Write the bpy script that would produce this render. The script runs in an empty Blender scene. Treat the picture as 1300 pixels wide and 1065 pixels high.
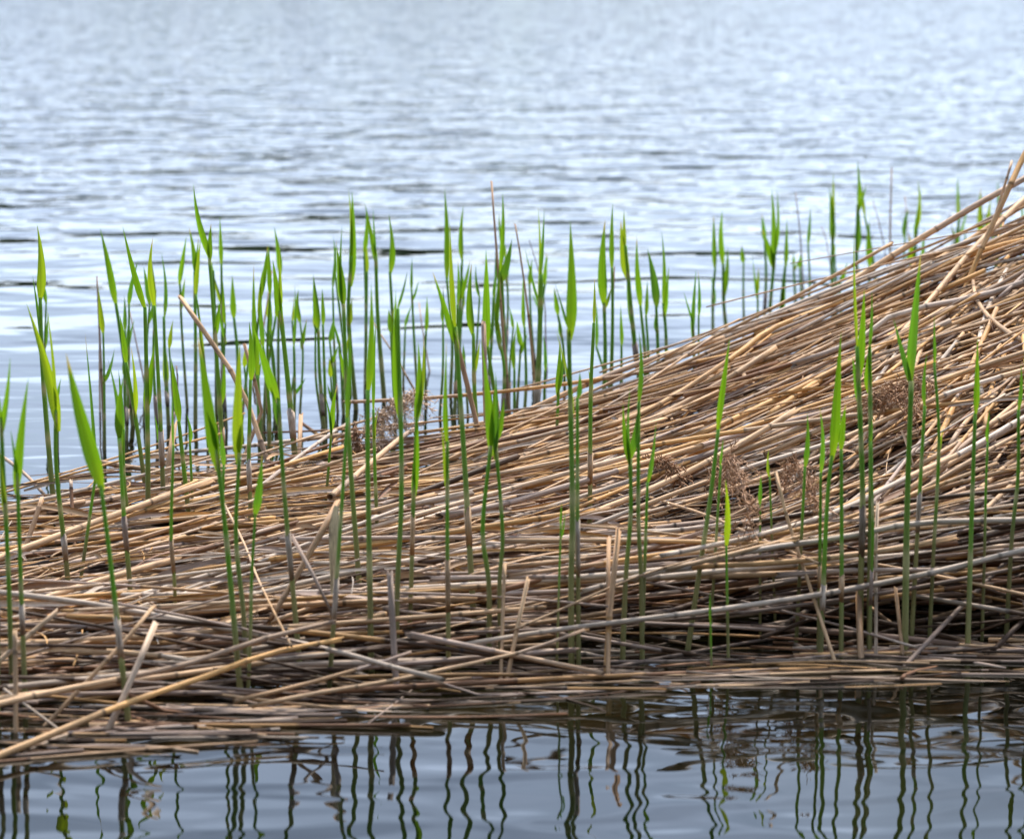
import bpy, math
import numpy as np
from mathutils import Vector

rng = np.random.default_rng(11)
sc = bpy.context.scene

# ------------------------------------------------------------------ camera
F = 4000.0            # focal length in photo pixels (photo 1300 x 1065)
CH = 1.02             # camera height over the water
HROW = -120.0         # row of the horizon
PITCH = math.atan((532.5 - HROW) / F)
cam_d = bpy.data.cameras.new("camera")
cam = bpy.data.objects.new("camera", cam_d)
sc.collection.objects.link(cam)
cam.location = (0, 0, CH)
cam.rotation_euler = (math.pi / 2 - PITCH, 0, 0)
cam_d.sensor_width = 36.0
cam_d.lens = 36.0 * F / 1300.0
cam_d.clip_start = 0.05
cam_d.clip_end = 6000
cam_d.dof.use_dof = True
cam_d.dof.focus_distance = 5.1
cam_d.dof.aperture_fstop = 7.0
sc.camera = cam

# ------------------------------------------------------------------ world / sun
SUN_EL, SUN_AZ = math.radians(56), math.radians(14)      # ahead of the camera, a little to the right
world = bpy.data.worlds.new("World")
sc.world = world
world.use_nodes = True
nt = world.node_tree
nt.nodes.clear()
def N(t, tp, **kw):
    n = t.nodes.new(tp)
    for k, v in kw.items():
        if k in n.inputs.keys():
            n.inputs[k].default_value = v
        else:
            setattr(n, k, v)
    return n
out = N(nt, 'ShaderNodeOutputWorld')
bg = N(nt, 'ShaderNodeBackground', Strength=0.1)
sky = N(nt, 'ShaderNodeTexSky', sky_type='NISHITA', sun_disc=False, sun_elevation=SUN_EL, sun_rotation=SUN_AZ,
        air_density=1.0, dust_density=1.0, ozone_density=1.5)
tc = N(nt, 'ShaderNodeTexCoord')
mp = N(nt, 'ShaderNodeMapping')
mp.inputs['Scale'].default_value = (3.0, 3.0, 7.0)
mp.inputs['Location'].default_value = (0.6, 0.0, 0.4)
cn = N(nt, 'ShaderNodeTexNoise', Scale=1.3, Detail=5.0, Roughness=0.55)
cr = N(nt, 'ShaderNodeMapRange')
cr.inputs['From Min'].default_value = 0.36
cr.inputs['From Max'].default_value = 0.66
cr.inputs['To Min'].default_value = 0.2
cr.inputs['To Max'].default_value = 0.95
cmix = N(nt, 'ShaderNodeMix', data_type='RGBA')
cmix.inputs['B'].default_value = (12.6, 15.2, 20.0, 1)
nt.links.new(tc.outputs['Generated'], mp.inputs['Vector'])
nt.links.new(mp.outputs['Vector'], cn.inputs['Vector'])
nt.links.new(cn.outputs['Fac'], cr.inputs['Value'])
nt.links.new(cr.outputs['Result'], cmix.inputs['Factor'])
nt.links.new(sky.outputs['Color'], cmix.inputs['A'])
nt.links.new(cmix.outputs['Result'], bg.inputs['Color'])
nt.links.new(bg.outputs['Background'], out.inputs['Surface'])

sun_d = bpy.data.lights.new("sun", 'SUN')
sun_d.energy = 5.0
sun_d.angle = math.radians(6)
sun_d.color = (1.0, 0.93, 0.83)
sun = bpy.data.objects.new("sun", sun_d)
sc.collection.objects.link(sun)
sd = Vector((math.sin(SUN_AZ) * math.cos(SUN_EL), math.cos(SUN_AZ) * math.cos(SUN_EL), math.sin(SUN_EL)))
sun.rotation_euler = (-sd).to_track_quat('-Z', 'Y').to_euler()
sun.location = (2, 6, 8)

sc.view_settings.view_transform = 'Standard'
sc.view_settings.look = 'None'
sc.view_settings.exposure = 0.66
sc.view_settings.gamma = 1.0
sc.view_settings.use_curve_mapping = False
sc.render.engine = 'CYCLES'
sc.cycles.use_denoising = True
sc.cycles.max_bounces = 8
sc.cycles.transmission_bounces = 4
sc.cycles.caustics_reflective = False
sc.cycles.caustics_refractive = False

# ------------------------------------------------------------------ pixel <-> world helpers
cp, sp_ = math.cos(PITCH), math.sin(PITCH)
def ray(u, v):
    """direction (scaled to y = 1) of the sight line through photo pixel u, v"""
    a, b = (u - 650.0) / F, (532.5 - v) / F
    d = np.array([a, cp + b * sp_, -sp_ + b * cp])
    return d / d[1]
def at(u, v, Y):
    d = ray(u, v)
    return np.array([d[0] * Y, Y, CH + d[2] * Y])
def on_water(u, v, z=0.0):
    d = ray(u, v)
    return at(u, v, (z - CH) / d[2])
def project(P):
    P = np.asarray(P, float)
    x, y, z = P[..., 0], P[..., 1], P[..., 2] - CH
    depth = y * cp - z * sp_
    up = y * sp_ + z * cp
    return 650 + F * x / depth, 532.5 - F * up / depth, depth

# ---- height of the flattened reed bed above the water
_pc = [(-250, 700, 5.1), (0, 638, 5.37), (150, 605, 5.6), (300, 582, 5.75), (450, 570, 5.85), (600, 548, 5.92), (700, 515, 5.96),
       (800, 485, 6.0), (900, 445, 6.02), (1000, 405, 6.05), (1100, 358, 6.08), (1200, 315, 6.1), (1300, 268, 6.12), (1600, 150, 6.2)]
_c = np.array([np.append(at(u, v, Y), 0) for u, v, Y in _pc])
_pf = [(-250, 985), (0, 952), (200, 920), (400, 888), (600, 872), (800, 856), (1000, 838), (1300, 826), (1600, 820)]
_f = np.array([on_water(u, v) for u, v in _pf])
def crest_y(x): return np.interp(x, _c[:, 0], _c[:, 1])
def crest_z(x): return np.maximum(np.interp(x, _c[:, 0], _c[:, 2]), 0.03)
def front_y(x): return np.interp(x, _f[:, 0], _f[:, 1])
_bx, _bz = np.array([-1.2, -.65, -.2, .1, .3, .5, .75, 1.5]), np.array([.055, .066, .09, .11, .132, .155, .17, .175])
def bed_h(x, y):
    x = np.asarray(x, float); y = np.asarray(y, float)
    fy, cy, cz = front_y(x), crest_y(x), crest_z(x)
    t = np.clip((y - fy) / 0.10, 0, 1)
    bz = np.interp(x, _bx, _bz)
    base = 0.008 + (bz - .008) * t * t * (3 - 2 * t)
    k = np.clip((x - .1) / .45, 0, 1); k = k * k * (3 - 2 * k)
    y0 = 4.72 - .40 * k
    s = np.clip((y - y0) / (cy - y0), 0, 1) ** (1.2 - .35 * k)
    dip = .085 * np.exp(-((x - .38) / .22) ** 2 - ((y - 4.74) / .2) ** 2)      # the hollow below the mound
    return base + (cz - bz) * s - dip
def on_bed(u, v, dz=0.0, over=False):
    """first point where the sight line meets the bed (or the open water; 'over': the depth of the crest when it passes above)"""
    d = ray(u, v)
    ys = np.linspace(3.2, 6.4, 900)
    X, Z = d[0] * ys, CH + d[2] * ys
    inb = (ys > front_y(X) - 0.05) & (ys < crest_y(X) + 0.02)
    hit = np.where(inb & (Z <= bed_h(X, ys) + dz))[0]
    if len(hit): return at(u, v, ys[hit[0]])
    w = on_water(u, v)
    if over and w[1] > crest_y(w[0]):
        return at(u, v, float(crest_y(d[0] * 6.0)))
    return w

# ------------------------------------------------------------------ materials
def new_mat(name):
    m = bpy.data.materials.new(name)
    m.use_nodes = True
    t = m.node_tree
    t.nodes.clear()
    return m, t
def L(t, a, b): t.links.new(a, b)

def mat_dry():
    m, t = new_mat("dry_reed")
    o = N(t, 'ShaderNodeOutputMaterial')
    p = N(t, 'ShaderNodeBsdfPrincipled', Roughness=0.55)
    p.inputs['Specular IOR Level'].default_value = 0.16
    col = N(t, 'ShaderNodeAttribute', attribute_name='col')
    uvw = N(t, 'ShaderNodeAttribute', attribute_name='uvw')
    mp = N(t, 'ShaderNodeMapping'); mp.inputs['Scale'].default_value = (9, 1, 1)
    n1 = N(t, 'ShaderNodeTexNoise', Scale=4.0, Detail=4.0, Roughness=0.65)
    mp2 = N(t, 'ShaderNodeMapping'); mp2.inputs['Scale'].default_value = (34, 0.9, 0.9)
    n2 = N(t, 'ShaderNodeTexNoise', Scale=1.0, Detail=3.0, Roughness=0.6)
    r1 = N(t, 'ShaderNodeMapRange'); 
    for k, v in zip(('From Min', 'From Max', 'To Min', 'To Max'), (0.3, 0.72, 0.5, 1.3)): r1.inputs[k].default_value = v
    r2 = N(t, 'ShaderNodeMapRange')
    for k, v in zip(('From Min', 'From Max', 'To Min', 'To Max'), (0.52, 0.72, 0.0, 0.7)): r2.inputs[k].default_value = v
    mul = N(t, 'ShaderNodeVectorMath', operation='SCALE')
    mx = N(t, 'ShaderNodeMix', data_type='RGBA'); mx.inputs['B'].default_value = (0.11, 0.075, 0.05, 1)
    L(t, uvw.outputs['Vector'], mp.inputs['Vector']); L(t, mp.outputs['Vector'], n1.inputs['Vector'])
    L(t, uvw.outputs['Vector'], mp2.inputs['Vector']); L(t, mp2.outputs['Vector'], n2.inputs['Vector'])
    L(t, n1.outputs['Fac'], r1.inputs['Value']); L(t, n2.outputs['Fac'], r2.inputs['Value'])
    L(t, col.outputs['Color'], mul.inputs[0]); L(t, r1.outputs['Result'], mul.inputs['Scale'])
    L(t, mul.outputs['Vector'], mx.inputs['A']); L(t, r2.outputs['Result'], mx.inputs['Factor'])
    L(t, mx.outputs['Result'], p.inputs['Base Color'])
    b = N(t, 'ShaderNodeBump', Strength=0.35, Distance=0.002)
    L(t, n1.outputs['Fac'], b.inputs['Height']); L(t, b.outputs['Normal'], p.inputs['Normal'])
    L(t, p.outputs['BSDF'], o.inputs['Surface'])
    return m

def mat_green(name, transl):
    m, t = new_mat(name)
    o = N(t, 'ShaderNodeOutputMaterial')
    p = N(t, 'ShaderNodeBsdfPrincipled', Roughness=0.5)
    p.inputs['Specular IOR Level'].default_value = 0.2
    col = N(t, 'ShaderNodeAttribute', attribute_name='col')
    uvw = N(t, 'ShaderNodeAttribute', attribute_name='uvw')
    mp = N(t, 'ShaderNodeMapping'); mp.inputs['Scale'].default_value = (5, 22, 22)
    n1 = N(t, 'ShaderNodeTexNoise', Scale=1.0, Detail=3.0, Roughness=0.6)
    r1 = N(t, 'ShaderNodeMapRange')
    for k, v in zip(('From Min', 'From Max', 'To Min', 'To Max'), (0.3, 0.7, 0.78, 1.2)): r1.inputs[k].default_value = v
    mul = N(t, 'ShaderNodeVectorMath', operation='SCALE')
    L(t, uvw.outputs['Vector'], mp.inputs['Vector']); L(t, mp.outputs['Vector'], n1.inputs['Vector'])
    L(t, n1.outputs['Fac'], r1.inputs['Value'])
    L(t, col.outputs['Color'], mul.inputs[0]); L(t, r1.outputs['Result'], mul.inputs['Scale'])
    L(t, mul.outputs['Vector'], p.inputs['Base Color'])
    b = N(t, 'ShaderNodeBump', Strength=0.25, Distance=0.001)
    L(t, n1.outputs['Fac'], b.inputs['Height']); L(t, b.outputs['Normal'], p.inputs['Normal'])
    if transl > 0:
        tr = N(t, 'ShaderNodeBsdfTranslucent')
        g = N(t, 'ShaderNodeVectorMath', operation='MULTIPLY'); g.inputs[1].default_value = (2.1, 1.75, 0.9)
        L(t, mul.outputs['Vector'], g.inputs[0]); L(t, g.outputs['Vector'], tr.inputs['Color'])
        mx = N(t, 'ShaderNodeMixShader'); mx.inputs['Fac'].default_value = transl
        L(t, p.outputs['BSDF'], mx.inputs[1]); L(t, tr.outputs['BSDF'], mx.inputs[2])
        L(t, mx.outputs['Shader'], o.inputs['Surface'])
    else:
        L(t, p.outputs['BSDF'], o.inputs['Surface'])
    return m

def mat_water():
    m, t = new_mat("lake_water")
    o = N(t, 'ShaderNodeOutputMaterial')
    p = N(t, 'ShaderNodeBsdfPrincipled', Roughness=0.015, IOR=1.333)
    geo = N(t, 'ShaderNodeNewGeometry')
    sep = N(t, 'ShaderNodeSeparateXYZ'); L(t, geo.outputs['Position'], sep.inputs['Vector'])
    def rng_(f0, f1, t0, t1, src, smooth=True):
        r = N(t, 'ShaderNodeMapRange', interpolation_type='SMOOTHSTEP' if smooth else 'LINEAR')
        for k, v in zip(('From Min', 'From Max', 'To Min', 'To Max'), (f0, f1, t0, t1)): r.inputs[k].default_value = v
        L(t, src, r.inputs['Value']); return r.outputs['Result']
    def noise(sx, sy, detail, rough, rot=0.0, dist=0.0):
        mp = N(t, 'ShaderNodeMapping'); mp.inputs['Scale'].default_value = (sx, sy, 1); mp.inputs['Rotation'].default_value = (0, 0, rot)
        n = N(t, 'ShaderNodeTexNoise', Scale=1.0, Detail=detail, Roughness=rough, Distortion=dist)
        L(t, geo.outputs['Position'], mp.inputs['Vector']); L(t, mp.outputs['Vector'], n.inputs['Vector'])
        return n.outputs['Fac']
    def mth(op, a, b):
        n = N(t, 'ShaderNodeMath', operation=op)
        for i, q in enumerate((a, b)):
            if isinstance(q, (int, float)): n.inputs[i].default_value = q
            else: L(t, q, n.inputs[i])
        return n.outputs['Value']
    Y = sep.outputs['Y']
    # wind waves grow out on the open lake; the reeds keep the water round the bed calm
    a1 = rng_(5.8, 8.0, 0.0008, 0.036, Y)
    a2 = rng_(6.5, 13.0, 0.0004, 0.015, Y)
    a3 = rng_(5.2, 9.0, 0.0036, 0.0018, Y)
    a1 = mth('MULTIPLY', a1, rng_(9.0, 20.0, 1.0, 0.45, Y))
    w1 = mth('MULTIPLY', noise(1.9, 2.7, 1.5, 0.45, 0.05, 0.3), a1)
    w2 = mth('MULTIPLY', noise(5.0, 7.0, 2.0, 0.5, -0.08, 0.2), a2)
    w3 = mth('MULTIPLY', noise(4.2, 9.0, 1.0, 0.4, 0.12, 0.5), a3)
    hgt = mth('ADD', mth('ADD', w1, w2), w3)
    b = N(t, 'ShaderNodeBump', Strength=1.0, Distance=1.0)
    L(t, hgt, b.inputs['Height']); L(t, b.outputs['Normal'], p.inputs['Normal'])
    cr = N(t, 'ShaderNodeMix', data_type='RGBA')
    cr.inputs['A'].default_value = (0.0015, 0.0016, 0.0009, 1); cr.inputs['B'].default_value = (0.006, 0.0055, 0.0015, 1)
    L(t, rng_(0.4, 0.7, 0, 1, noise(1.6, 1.6, 2, 0.5)), cr.inputs['Factor'])
    L(t, cr.outputs['Result'], p.inputs['Base Color'])
    L(t, p.outputs['BSDF'], o.inputs['Surface'])
    return m

def mat_plain(name, c, rough=0.8, scale=3.0, var=0.4):
    m, t = new_mat(name)
    o = N(t, 'ShaderNodeOutputMaterial'); p = N(t, 'ShaderNodeBsdfPrincipled', Roughness=rough)
    n = N(t, 'ShaderNodeTexNoise', Scale=scale, Detail=4.0)
    g = N(t, 'ShaderNodeNewGeometry'); L(t, g.outputs['Position'], n.inputs['Vector'])
    mx = N(t, 'ShaderNodeMix', data_type='RGBA')
    mx.inputs['A'].default_value = (*[k * (1 - var) for k in c], 1); mx.inputs['B'].default_value = (*[k * (1 + var) for k in c], 1)
    L(t, n.outputs['Fac'], mx.inputs['Factor']); L(t, mx.outputs['Result'], p.inputs['Base Color'])
    L(t, p.outputs['BSDF'], o.inputs['Surface'])
    return m

M_DRY = mat_dry()
M_STEM = mat_green("green_stem", 0.0)
M_LEAF = mat_green("green_leaf", 0.5)
M_WATER = mat_water()
M_WOOD = mat_plain("far_foliage", (0.05, 0.075, 0.03), 0.9, 0.15, 0.5)
M_BANK = mat_plain("bank_grass", (0.07, 0.085, 0.03), 0.9, 0.2, 0.4)

# ------------------------------------------------------------------ mesh helpers
COL = sc.collection
def link_mesh(name, V, Fc, mat, col=None, uvw=None, parent=None, loc=None, smooth=True):
    me = bpy.data.meshes.new(name)
    V = np.asarray(V, float)
    if loc is not None: V = V - np.asarray(loc)[None, :]
    me.from_pydata(V.tolist(), [], Fc)
    if smooth: me.polygons.foreach_set('use_smooth', np.ones(len(me.polygons), bool))
    if col is not None:
        a = me.attributes.new('col', 'FLOAT_COLOR', 'POINT')
        c4 = np.ones((len(V), 4)); c4[:, :3] = col
        a.data.foreach_set('color', c4.ravel())
    if uvw is not None:
        a = me.attributes.new('uvw', 'FLOAT_VECTOR', 'POINT')
        a.data.foreach_set('vector', np.asarray(uvw, float).ravel())
    me.materials.append(mat)
    me.update()
    ob = bpy.data.objects.new(name, me)
    COL.objects.link(ob)
    if parent is not None: ob.parent = parent
    elif loc is not None: ob.location = loc
    return ob
def tag(o, label=None, cat=None, group=None, kind=None):
    if label: o['label'] = label
    if cat: o['category'] = cat
    if group: o['group'] = group
    if kind: o['kind'] = kind
    return o
def empty(name, loc):
    o = bpy.data.objects.new(name, None); COL.objects.link(o); o.location = loc; o.empty_display_size = 0.05
    return o

class Geo:
    """collects tubes and strips into one mesh"""
    def __init__(s): s.V, s.F, s.C, s.U, s.n = [], [], [], [], 0
    def tube(s, P, R, Cc, sides=7, S=None, seed=0.0, hollow=True, flat=None):
        P = np.asarray(P, float); R = np.asarray(R, float); Cc = np.asarray(Cc, float)
        n = len(P)
        T = np.gradient(P, axis=0); T /= np.linalg.norm(T, axis=1)[:, None] + 1e-12
        ref = np.array([0, 0, 1.0]) if abs(T[n // 2][2]) < 0.8 else np.array([0, 1.0, 0])
        A = np.cross(T, ref); A /= np.linalg.norm(A, axis=1)[:, None] + 1e-12
        B = np.cross(A, T)
        if S is None: S = np.concatenate([[0], np.cumsum(np.linalg.norm(np.diff(P, axis=0), axis=1))])
        if hollow:      # broken, hollow ends: the rim turns in and the pith lies a little inside
            e = R[0] * 1.2
            P = np.vstack([P[0] + T[0] * e, P, P[-1] - T[-1] * e]); R = np.concatenate([[R[0] * .6], R, [R[-1] * .6]])
            A = np.vstack([A[:1], A, A[-1:]]); B = np.vstack([B[:1], B, B[-1:]])
            Cc = np.vstack([Cc[:1] * .35, Cc, Cc[-1:] * .35]); S = np.concatenate([[S[0]], S, [S[-1]]]); n += 2
        ragged = hollow and R.max() > .0012
        ang = np.arange(sides) * 2 * math.pi / sides
        ca, sa = np.cos(ang), np.sin(ang)
        V = P[:, None, :] + R[:, None, None] * (ca[None, :, None] * A[:, None, :] + sa[None, :, None] * B[:, None, :])
        if ragged:
            V[-2] += T[-1] * (rng.uniform(-.3, 2.6, (sides, 1)) * R[-2]); V[1] -= T[0] * (rng.uniform(-.3, 2.2, (sides, 1)) * R[1])
        U = np.empty((n, sides, 3)); U[..., 0] = S[:, None]; U[..., 1] = ca[None, :] * 1.4 + seed; U[..., 2] = sa[None, :] * 1.4 + seed * 1.7
        o = s.n
        for i in range(n - 1):
            a0, b0 = o + i * sides, o + (i + 1) * sides
            for k in range(sides):
                k2 = (k + 1) % sides
                s.F.append((a0 + k, a0 + k2, b0 + k2, b0 + k))
        s.F.append(tuple(range(o + sides - 1, o - 1, -1)))
        s.F.append(tuple(range(o + (n - 1) * sides, o + n * sides)))
        s.V.append(V.reshape(-1, 3)); s.U.append(U.reshape(-1, 3)); s.C.append(np.repeat(Cc, sides, axis=0)); s.n += n * sides
    def strip(s, P, W, D, Cc, fold=0.25, seed=0.0, cols=5, midrib=0.0):
        """blade along P, half widths W, across direction D (per point), folded along its middle"""
        P = np.asarray(P, float); n = len(P)
        T = np.gradient(P, axis=0); T /= np.linalg.norm(T, axis=1)[:, None] + 1e-12
        D = np.asarray(D, float)
        if D.ndim == 1: D = np.repeat(D[None], n, axis=0)
        D = D - (D * T).sum(1)[:, None] * T; D /= np.linalg.norm(D, axis=1)[:, None] + 1e-12
        Nn = np.cross(T, D)
        u = np.linspace(-1, 1, cols)
        V = P[:, None, :] + (W[:, None] * u[None, :])[..., None] * D[:, None, :] + (W[:, None] * np.abs(u)[None, :] ** 1.4 * fold)[..., None] * Nn[:, None, :]
        U = np.empty((n, cols, 3)); S = np.concatenate([[0], np.cumsum(np.linalg.norm(np.diff(P, axis=0), axis=1))])
        U[..., 0] = S[:, None]; U[..., 1] = u[None, :] * 0.8 + seed; U[..., 2] = seed
        C = np.repeat(np.asarray(Cc, float)[:, None, :], cols, axis=1)
        if midrib: C[:, cols // 2, :] *= 1 + midrib
        o = s.n
        for i in range(n - 1):
            for k in range(cols - 1):
                a = o + i * cols + k
                s.F.append((a, a + 1, a + cols + 1, a + cols))
        s.V.append(V.reshape(-1, 3)); s.U.append(U.reshape(-1, 3)); s.C.append(C.reshape(-1, 3)); s.n += n * cols
    def build(s, name, mat, parent=None, loc=None):
        return link_mesh(name, np.vstack(s.V), s.F, mat, np.vstack(s.C), np.vstack(s.U), parent, loc)

def curve(pts, n):
    """smooth curve through a few 3D points (Catmull-Rom, resampled by chord length)"""
    P = np.asarray(pts, float)
    if len(P) == 2:
        return P[0] + np.linspace(0, 1, n)[:, None] * (P[1] - P[0])
    Q = np.vstack([2 * P[0] - P[1], P, 2 * P[-1] - P[-2]])
    r = []
    for i in range(1, len(Q) - 2):
        t = np.linspace(0, 1, 12, endpoint=False)[:, None]
        a, b, c, d = Q[i - 1], Q[i], Q[i + 1], Q[i + 2]
        r.append(0.5 * (2 * b + (c - a) * t + (2 * a - 5 * b + 4 * c - d) * t ** 2 + (3 * b - a - 3 * c + d) * t ** 3))
    r.append(P[-1:]); R = np.vstack(r)
    s = np.concatenate([[0], np.cumsum(np.linalg.norm(np.diff(R, axis=0), axis=1))])
    q = np.linspace(0, s[-1], n)
    return np.stack([np.interp(q, s, R[:, k]) for k in range(3)], axis=1)

# ------------------------------------------------------------------ setting: water, far bank
lake = link_mesh("water", [(-1500, -60, 0), (1500, -60, 0), (1500, 620, 0), (-1500, 620, 0)], [(0, 1, 2, 3)], M_WATER, smooth=False)
tag(lake, kind='structure')
V, Fc = [], []
nx = 90
for i in range(nx):
    x = -1500 + 3000 * i / (nx - 1)
    for j, (yy, zz) in enumerate(((602, -0.6), (608, 0.5), (622, 1.4), (680, 2.5), (1200, 4.0), (4000, 5.0))):
        V.append((x, yy + 4 * math.sin(x * .013) + 2 * math.sin(x * .05), zz))
for i in range(nx - 1):
    for j in range(5):
        a = i * 6 + j
        Fc.append((a, a + 6, a + 7, a + 1))
tag(link_mesh("far_bank", V, Fc, M_BANK), kind='structure')
# the wood along the far bank reads as one mass (only its reflection shows in the ripples)
Vs, Fs, n0 = [], [], 0
for x in np.arange(-420, 421, 3.6):
    left = 1 / (1 + math.exp((x - 5) / 22.0))
    ht = (7.0 + 13.0 * left) * rng.uniform(.85, 1.12)
    cx, cy = x + rng.normal(0, 1.5), 630 + rng.uniform(-8, 12)
    k = 150
    d = rng.normal(size=(k, 3)); d /= np.linalg.norm(d, axis=1)[:, None]
    c = d * (rng.uniform(.55, 1.0, (k, 1))) * np.array([7.5, 5, ht * .46]) + np.array([cx, cy, 1.8 + ht * .5])
    a = rng.normal(size=(k, 3)); a /= np.linalg.norm(a, axis=1)[:, None]; b = np.cross(a, d); b /= np.linalg.norm(b, axis=1)[:, None] + 1e-9
    r = rng.uniform(1.0, 2.1, (k, 1))
    Q = np.stack([c - a * r - b * r * .6, c + a * r - b * r * .5, c + a * r * .8 + b * r, c - a * r * .7 + b * r * .8], axis=1)
    Vs.append(Q.reshape(-1, 3)); Fs += [tuple(range(n0 + 4 * i, n0 + 4 * i + 4)) for i in range(k)]; n0 += 4 * k
xs = np.arange(-424, 425, 4.0)      # the closed inside of the wood
for x in xs:
    left = 1 / (1 + math.exp((x - 5) / 22.0)); ht = (7.0 + 13.0 * left) * rng.uniform(.72, .9)
    Vs.append(np.array([(x, 622, .8), (x, 628, .8 + ht * .7), (x, 636, .8 + ht), (x, 650, .8)]))
for i in range(len(xs) - 1):
    for j in range(3): Fs.append((n0 + 4 * i + j, n0 + 4 * i + 4 + j, n0 + 4 * i + 5 + j, n0 + 4 * i + 1 + j))
tag(link_mesh("far_woodland", np.vstack(Vs), Fs, M_WOOD, smooth=False), 'dark green wood lining the far bank of the lake', 'trees', kind='stuff')

# unseen wooded shore, added behind the camera to block sky light
V = [(x, y, z) for x in (-60, -30, -12, 0, 12, 30, 60) for y, z in ((-2.2 - .02 * abs(x), -.3), (-3.0, .25), (-5, .6), (-14, 1.2), (-40, 2.0))]
Fc = [(i * 5 + j, i * 5 + j + 1, i * 5 + j + 6, i * 5 + j + 5) for i in range(6) for j in range(4)]
tag(link_mesh("unseen_shore", V, Fc, M_BANK), kind='structure')
Vs, Fs, n0 = [], [], 0
for x in np.arange(-40, 41, 2.6):
    ht = rng.uniform(8.5, 12.5); cx, cy = x + rng.normal(0, .6), -8 + rng.uniform(-2, 2)
    k = 420
    d = rng.normal(size=(k, 3)); d /= np.linalg.norm(d, axis=1)[:, None]
    c = d * rng.uniform(.5, 1.0, (k, 1)) * np.array([2.6, 2.4, ht * .47]) + np.array([cx, cy, .8 + ht * .5])
    a = rng.normal(size=(k, 3)); a /= np.linalg.norm(a, axis=1)[:, None]; b = np.cross(a, d); b /= np.linalg.norm(b, axis=1)[:, None] + 1e-9
    r = rng.uniform(.22, .5, (k, 1))
    Q = np.stack([c - a * r - b * r * .6, c + a * r - b * r * .5, c + a * r * .8 + b * r, c - a * r * .7 + b * r * .8], axis=1)
    Vs.append(Q.reshape(-1, 3)); Fs += [tuple(range(n0 + 4 * i, n0 + 4 * i + 4)) for i in range(k)]; n0 += 4 * k
tag(link_mesh("unseen_shade_wood", np.vstack(Vs), Fs, M_WOOD, smooth=False), 'leafy wood along the shore facing the reed bed', 'trees', kind='stuff')

# ------------------------------------------------------------------ dry reed stalks
TINT = {'tan': (.53, .335, .185), 'golden': (.56, .305, .11), 'grey': (.51, .40, .305), 'mauve': (.34, .245, .19), 'brown': (.20, .095, .046), 'rust': (.42, .25, .135), 'rot_shade': (.06, .031, .016)}  # last tint is rot brown deepened to stand for shade between stalks
WORD = {'tan': 'tan', 'golden': 'golden yellow', 'grey': 'pale grey', 'mauve': 'dull grey-brown', 'brown': 'dark brown', 'rust': 'reddish brown', 'rot_shade': 'shade-blackened'}
def stalk_rings(P, r0, taper, tint, seed):
    """resample the path so that every joint of the stalk gets its own rings; returns P, R, colours, arc length"""
    g = np.random.default_rng(int(seed * 1000) + 5)
    s = np.concatenate([[0], np.cumsum(np.linalg.norm(np.diff(P, axis=0), axis=1))]); Ltot = s[-1]
    base = np.array(TINT[tint]) * g.uniform(.86, 1.12)
    alt = np.array(TINT[g.choice(['grey', 'tan', 'mauve', 'golden'])]) * g.uniform(.85, 1.1)
    q, rad, col = [], [], []
    pos = -g.uniform(0, .12); first = True
    while pos < Ltot:
        ln = g.uniform(.10, .24)
        c = (base if g.random() < .6 else .4 * base + .6 * alt) * g.uniform(.78, 1.15)
        a, b = max(pos, 0), min(pos + ln, Ltot)
        if b - a > .004:
            ins = [a + .0045] if a > 0 else [a]
            k = max(2, int((b - a) / .05))
            ins += list(np.linspace(a, b, k + 1)[1:-1]) + ([b - .0035] if b < Ltot else [b])
            for i, x in enumerate(ins):
                q.append(x); rad.append(1.0 - (.05 if i == 0 and a > 0 else 0)); col.append(c * (1.0 if i else 1.06))
            if b < Ltot:   # the joint
                q += [b - .001, b + .0018]; k_ = g.uniform(.35, .85); rad += [1.12, 1.12]; col += [c * k_, c * k_ * .75]
        pos += ln
    q = np.array(q); o = np.argsort(q, kind='stable'); q = q[o]; rad = np.array(rad)[o]; col = np.array(col)[o]
    keep = np.concatenate([[True], np.diff(q) > 1e-5]); q, rad, col = q[keep], rad[keep], col[keep]
    Pq = np.stack([np.interp(q, s, P[:, k]) for k in range(3)], axis=1)
    R = r0 * rad * (1 - (1 - taper) * q / max(Ltot, 1e-6))
    return Pq, R, np.clip(col, .01, .8), q

stalks = []     # dicts: P (path), r, taper, tint, zone, hero label
def add_stalk(P, r, taper=.7, tint='tan', zone='flat', label=None):
    stalks.append(dict(P=np.asarray(P, float), r=r, taper=taper, tint=tint, zone=zone, label=label, seed=round(rng.uniform(0, 90), 3)))

def drape(cx, cy, yaw, Ln, layer, tilt=0.0, bow=0.0, n=14):
    s = np.linspace(-Ln / 2, Ln / 2, n)
    lat = bow * (s / (Ln / 2)) ** 2
    x = cx + s * math.cos(yaw) - lat * math.sin(yaw); y = cy + s * math.sin(yaw) + lat * math.cos(yaw)
    cyy = np.minimum(y, crest_y(x))
    z = bed_h(x, cyy)
    c = np.polyfit(s, z, 2); c[0] = np.clip(c[0], -.12, .16)
    zz = np.polyval(c, s)
    zz += np.mean(z - zz)
    return np.stack([x, y, zz + layer + tilt * s], axis=1)

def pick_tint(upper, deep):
    if deep > .42: p = dict(tan=.05, mauve=.08, brown=.22, rot_shade=.65)  # buried stalks mostly take the near-black that paints shade into the gaps
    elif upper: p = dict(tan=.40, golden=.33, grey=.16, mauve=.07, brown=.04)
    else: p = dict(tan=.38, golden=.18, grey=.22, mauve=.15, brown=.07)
    return rng.choice(list(p), p=np.array(list(p.values())) / sum(p.values()))

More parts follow.
